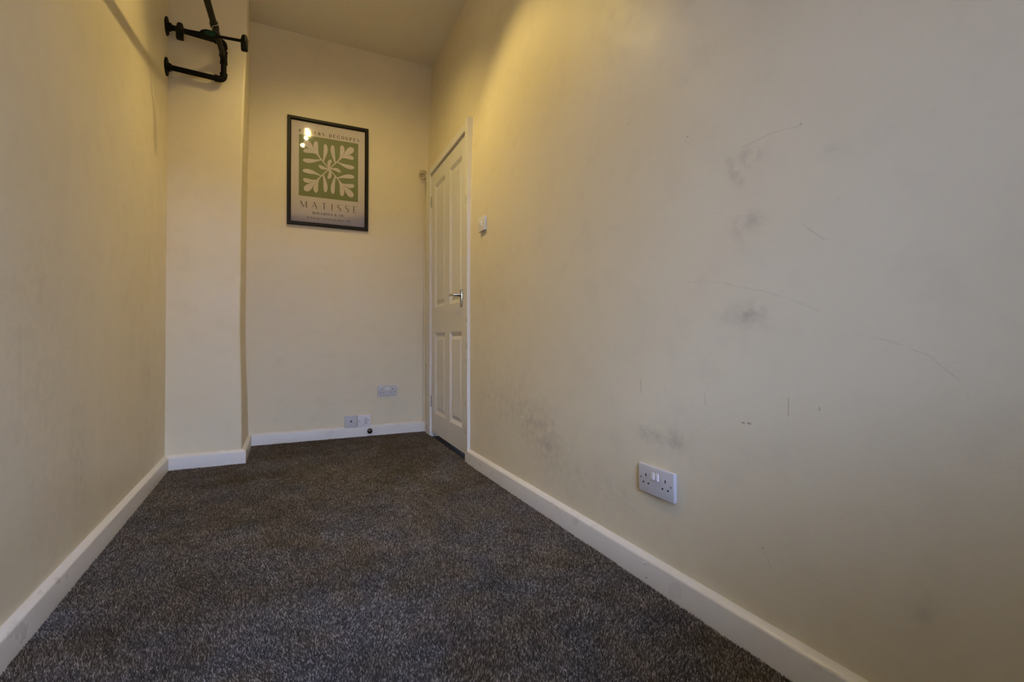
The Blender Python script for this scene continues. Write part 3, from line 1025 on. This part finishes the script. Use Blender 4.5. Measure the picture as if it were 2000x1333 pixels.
# ------------------------------------------------------------------ three-light ceiling fitting (just above the frame; mirrored in the picture glass)
FX, FYY = .229, 2.39
fit = empty('ceiling_spotlight', frame_matrix((FX, FYY, CEIL), (1, 0, 0), (0, 1, 0)), 'white three-lamp ceiling light bar with warm bulbs', 'ceiling light')
bm = bmesh.new()
lathe(bm, [(0, .055), (.018, .055), (.026, .045)], (0, 0, 0), (0, 0, -1), 28)
obj('canopy', bm, M_gloss, fit, smooth=True)
bm = bmesh.new()
tube(bm, [(0, 0, -.02), (0, 0, -.12)], .009, 14)
obj('stem', bm, M_gloss, fit, smooth=True)
bm = bmesh.new()
box(bm, (-.014, -.26, -.140), (.014, .26, -.120), .004)
obj('bar', bm, M_gloss, fit)
for (lx, ly, lz), aim, watts, beam, soft in LAMPS:
    c = Vector((lx - FX, ly - FYY, lz - CEIL))
    aim = Vector(aim).normalized()
    bm = bmesh.new()
    back = c - aim * .075
    tube(bm, [(c.x, c.y, -.135), back + aim * .004], .006, 10)
    lathe(bm, [(0, .012), (.004, .020), (.018, .025), (.050, .029), (.050, .026), (.022, .022), (.022, .002)], back, aim, 24)
    head = obj('lamp_head', bm, M_gloss, fit, smooth=True)
    bm = bmesh.new()
    bmesh.ops.create_uvsphere(bm, u_segments=20, v_segments=12, radius=.0200, matrix=Matrix.Translation(c - aim * .013))
    obj('bulb', bm, M_bulb, head, smooth=True)
    ld = bpy.data.lights.new('spot_lamp', 'SPOT')
    ld.energy = watts
    ld.color = LAMP_COL
    ld.spot_size = math.radians(beam)
    ld.spot_blend = soft
    ld.shadow_soft_size = .012
    lo = bpy.data.objects.new('spot_lamp', ld)
    lo.location = Vector((lx, ly, lz)) + aim * .024
    lo.rotation_euler = aim.to_track_quat('-Z', 'Y').to_euler()
    COL.objects.link(lo)

# ------------------------------------------------------------------ carpet pile
def carpet():
    rg = np.random.default_rng(11)
    sp = .0034
    xs = np.arange(-.585, 1.075, sp)
    ys = np.arange(.45, 3.872, sp)
    X, Y = np.meshgrid(xs, ys)
    X = X.ravel() + rg.uniform(-.45, .45, X.size) * sp
    Y = Y.ravel() + rg.uniform(-.45, .45, Y.size) * sp
    keep = (X > -.548 - .0057 * Y) & (X < 1.0045 + .0057 * Y + .03 * np.clip((Y - 2.6) / 1.15, 0, 1) + np.where(Y > J0, .012, 0.0))
    keep &= ~((Y > 3.330) & (X < -.176)) & (Y < 3.853)
    X, Y = X[keep], Y[keep]
    n = X.size
    def field(cells, seed):
        r = np.random.default_rng(seed)
        g = r.uniform(-1, 1, (cells + 2, cells * 2 + 2))
        fx = (X + .6) / 1.7 * cells
        fy = Y / 3.9 * cells * 2
        ix, iy = fx.astype(int), fy.astype(int)
        tx, ty = fx - ix, fy - iy
        tx, ty = tx * tx * (3 - 2 * tx), ty * ty * (3 - 2 * ty)
        return (g[ix, iy] * (1 - tx) * (1 - ty) + g[ix + 1, iy] * tx * (1 - ty) + g[ix, iy + 1] * (1 - tx) * ty + g[ix + 1, iy + 1] * tx * ty)
    lx = .0022 * field(7, 1) + .0030 * field(22, 2) + rg.normal(0, .0014, n)
    ly = .0022 * field(8, 3) + .0030 * field(24, 4) + rg.normal(0, .0014, n)
    h = .0108 + .0010 * field(30, 5) + rg.normal(0, .0007, n)
    a = rg.uniform(0, 2 * np.pi, n)
    rad = .0027 * rg.uniform(.85, 1.2, n)
    co = np.zeros((n, 4, 3), np.float32)
    for k in range(3):
        b = a + 2 * np.pi * k / 3
        co[:, k, 0] = X + rad * np.cos(b); co[:, k, 1] = Y + rad * np.sin(b); co[:, k, 2] = FLOOR + .0025
    co[:, 3, 0] = X + lx; co[:, 3, 1] = Y + ly; co[:, 3, 2] = FLOOR + h
    tri = np.array([[0, 1, 3], [1, 2, 3], [2, 0, 3]], np.int32)
    idx = (np.arange(n, dtype=np.int32)[:, None, None] * 4 + tri[None]).reshape(-1)
    nt = n * 3
    me = bpy.data.meshes.new('carpet')
    me.vertices.add(n * 4)
    me.vertices.foreach_set('co', co.reshape(-1))
    me.loops.add(nt * 3)
    me.loops.foreach_set('vertex_index', idx)
    me.polygons.add(nt)
    me.polygons.foreach_set('loop_start', np.arange(0, nt * 3, 3, dtype=np.int32))
    me.polygons.foreach_set('loop_total', np.full(nt, 3, np.int32))
    me.update(calc_edges=True)
    yarn = rg.uniform(0, 1, n)
    warm = np.clip(.5 + .35 * field(14, 8) + rg.normal(0, .2, n), 0, 1)
    tip = np.array([0, 0, 0, 1.0], np.float32)
    pile_shade = np.clip(.5 + .22 * field(6, 21) + .30 * field(20, 22) + .3 * field(52, 23), 0, 1)  # brightness patches put into the yarn colour in place of pile shading
    colr = np.zeros((n, 4, 4), np.float32)
    colr[:, :, 0] = yarn[:, None]
    colr[:, :, 1] = warm[:, None]
    colr[:, :, 2] = pile_shade[:, None]
    colr[:, :, 3] = 1
    at = me.attributes.new('yarn', 'FLOAT_COLOR', 'POINT')
    at.data.foreach_set('color', colr.reshape(-1))
    t = NT('charcoal_twist_carpet')
    av = t.n('ShaderNodeAttribute')
    av.attribute_name = 'yarn'
    sep = t.n('ShaderNodeSeparateColor')
    t.l(av.outputs['Color'], sep.inputs[0])
    rp = t.n('ShaderNodeValToRGB')
    t.l(sep.outputs[0], rp.inputs[0])
    e = rp.color_ramp.elements
    e[0].position = 0.0; e[0].color = (.030, .029, .028, 1)
    e[1].position = 1.0; e[1].color = (.36, .345, .325, 1)
    for ps, c in ((.34, (.055, .052, .049)), (.60, (.098, .093, .088)), (.82, (.17, .162, .153))):
        x = e.new(ps); x.color = (*c, 1)
    tint = t.mix(sep.outputs[1], (1.05, 1.0, .92), (1.09, .99, .97))
    pile_shade_mul = t.mix(sep.outputs[2], (.70, .70, .70), (1.22, 1.22, 1.22))
    tm = t.n('ShaderNodeMix', data_type='RGBA', blend_type='MULTIPLY')
    tm.inputs[0].default_value = 1.0
    t.l(tint, tm.inputs[6])
    t.l(pile_shade_mul, tm.inputs[7])
    tint = tm.outputs[2]
    mul = t.n('ShaderNodeMix', data_type='RGBA', blend_type='MULTIPLY')
    mul.inputs[0].default_value = 1.0
    t.l(rp.outputs[0], mul.inputs[6])
    t.l(tint, mul.inputs[7])
    t.l(mul.outputs[2], t.b.inputs['Base Color'])
    t.b.inputs['Roughness'].default_value = 0.75
    t.b.inputs['Specular IOR Level'].default_value = 0.25
    me.materials.append(t.mat)
    o = bpy.data.objects.new('carpet', me)
    COL.objects.link(o)
    tag(o, 'dark charcoal flecked twist-pile carpet covering the whole floor', 'carpet', kind='stuff')
carpet()
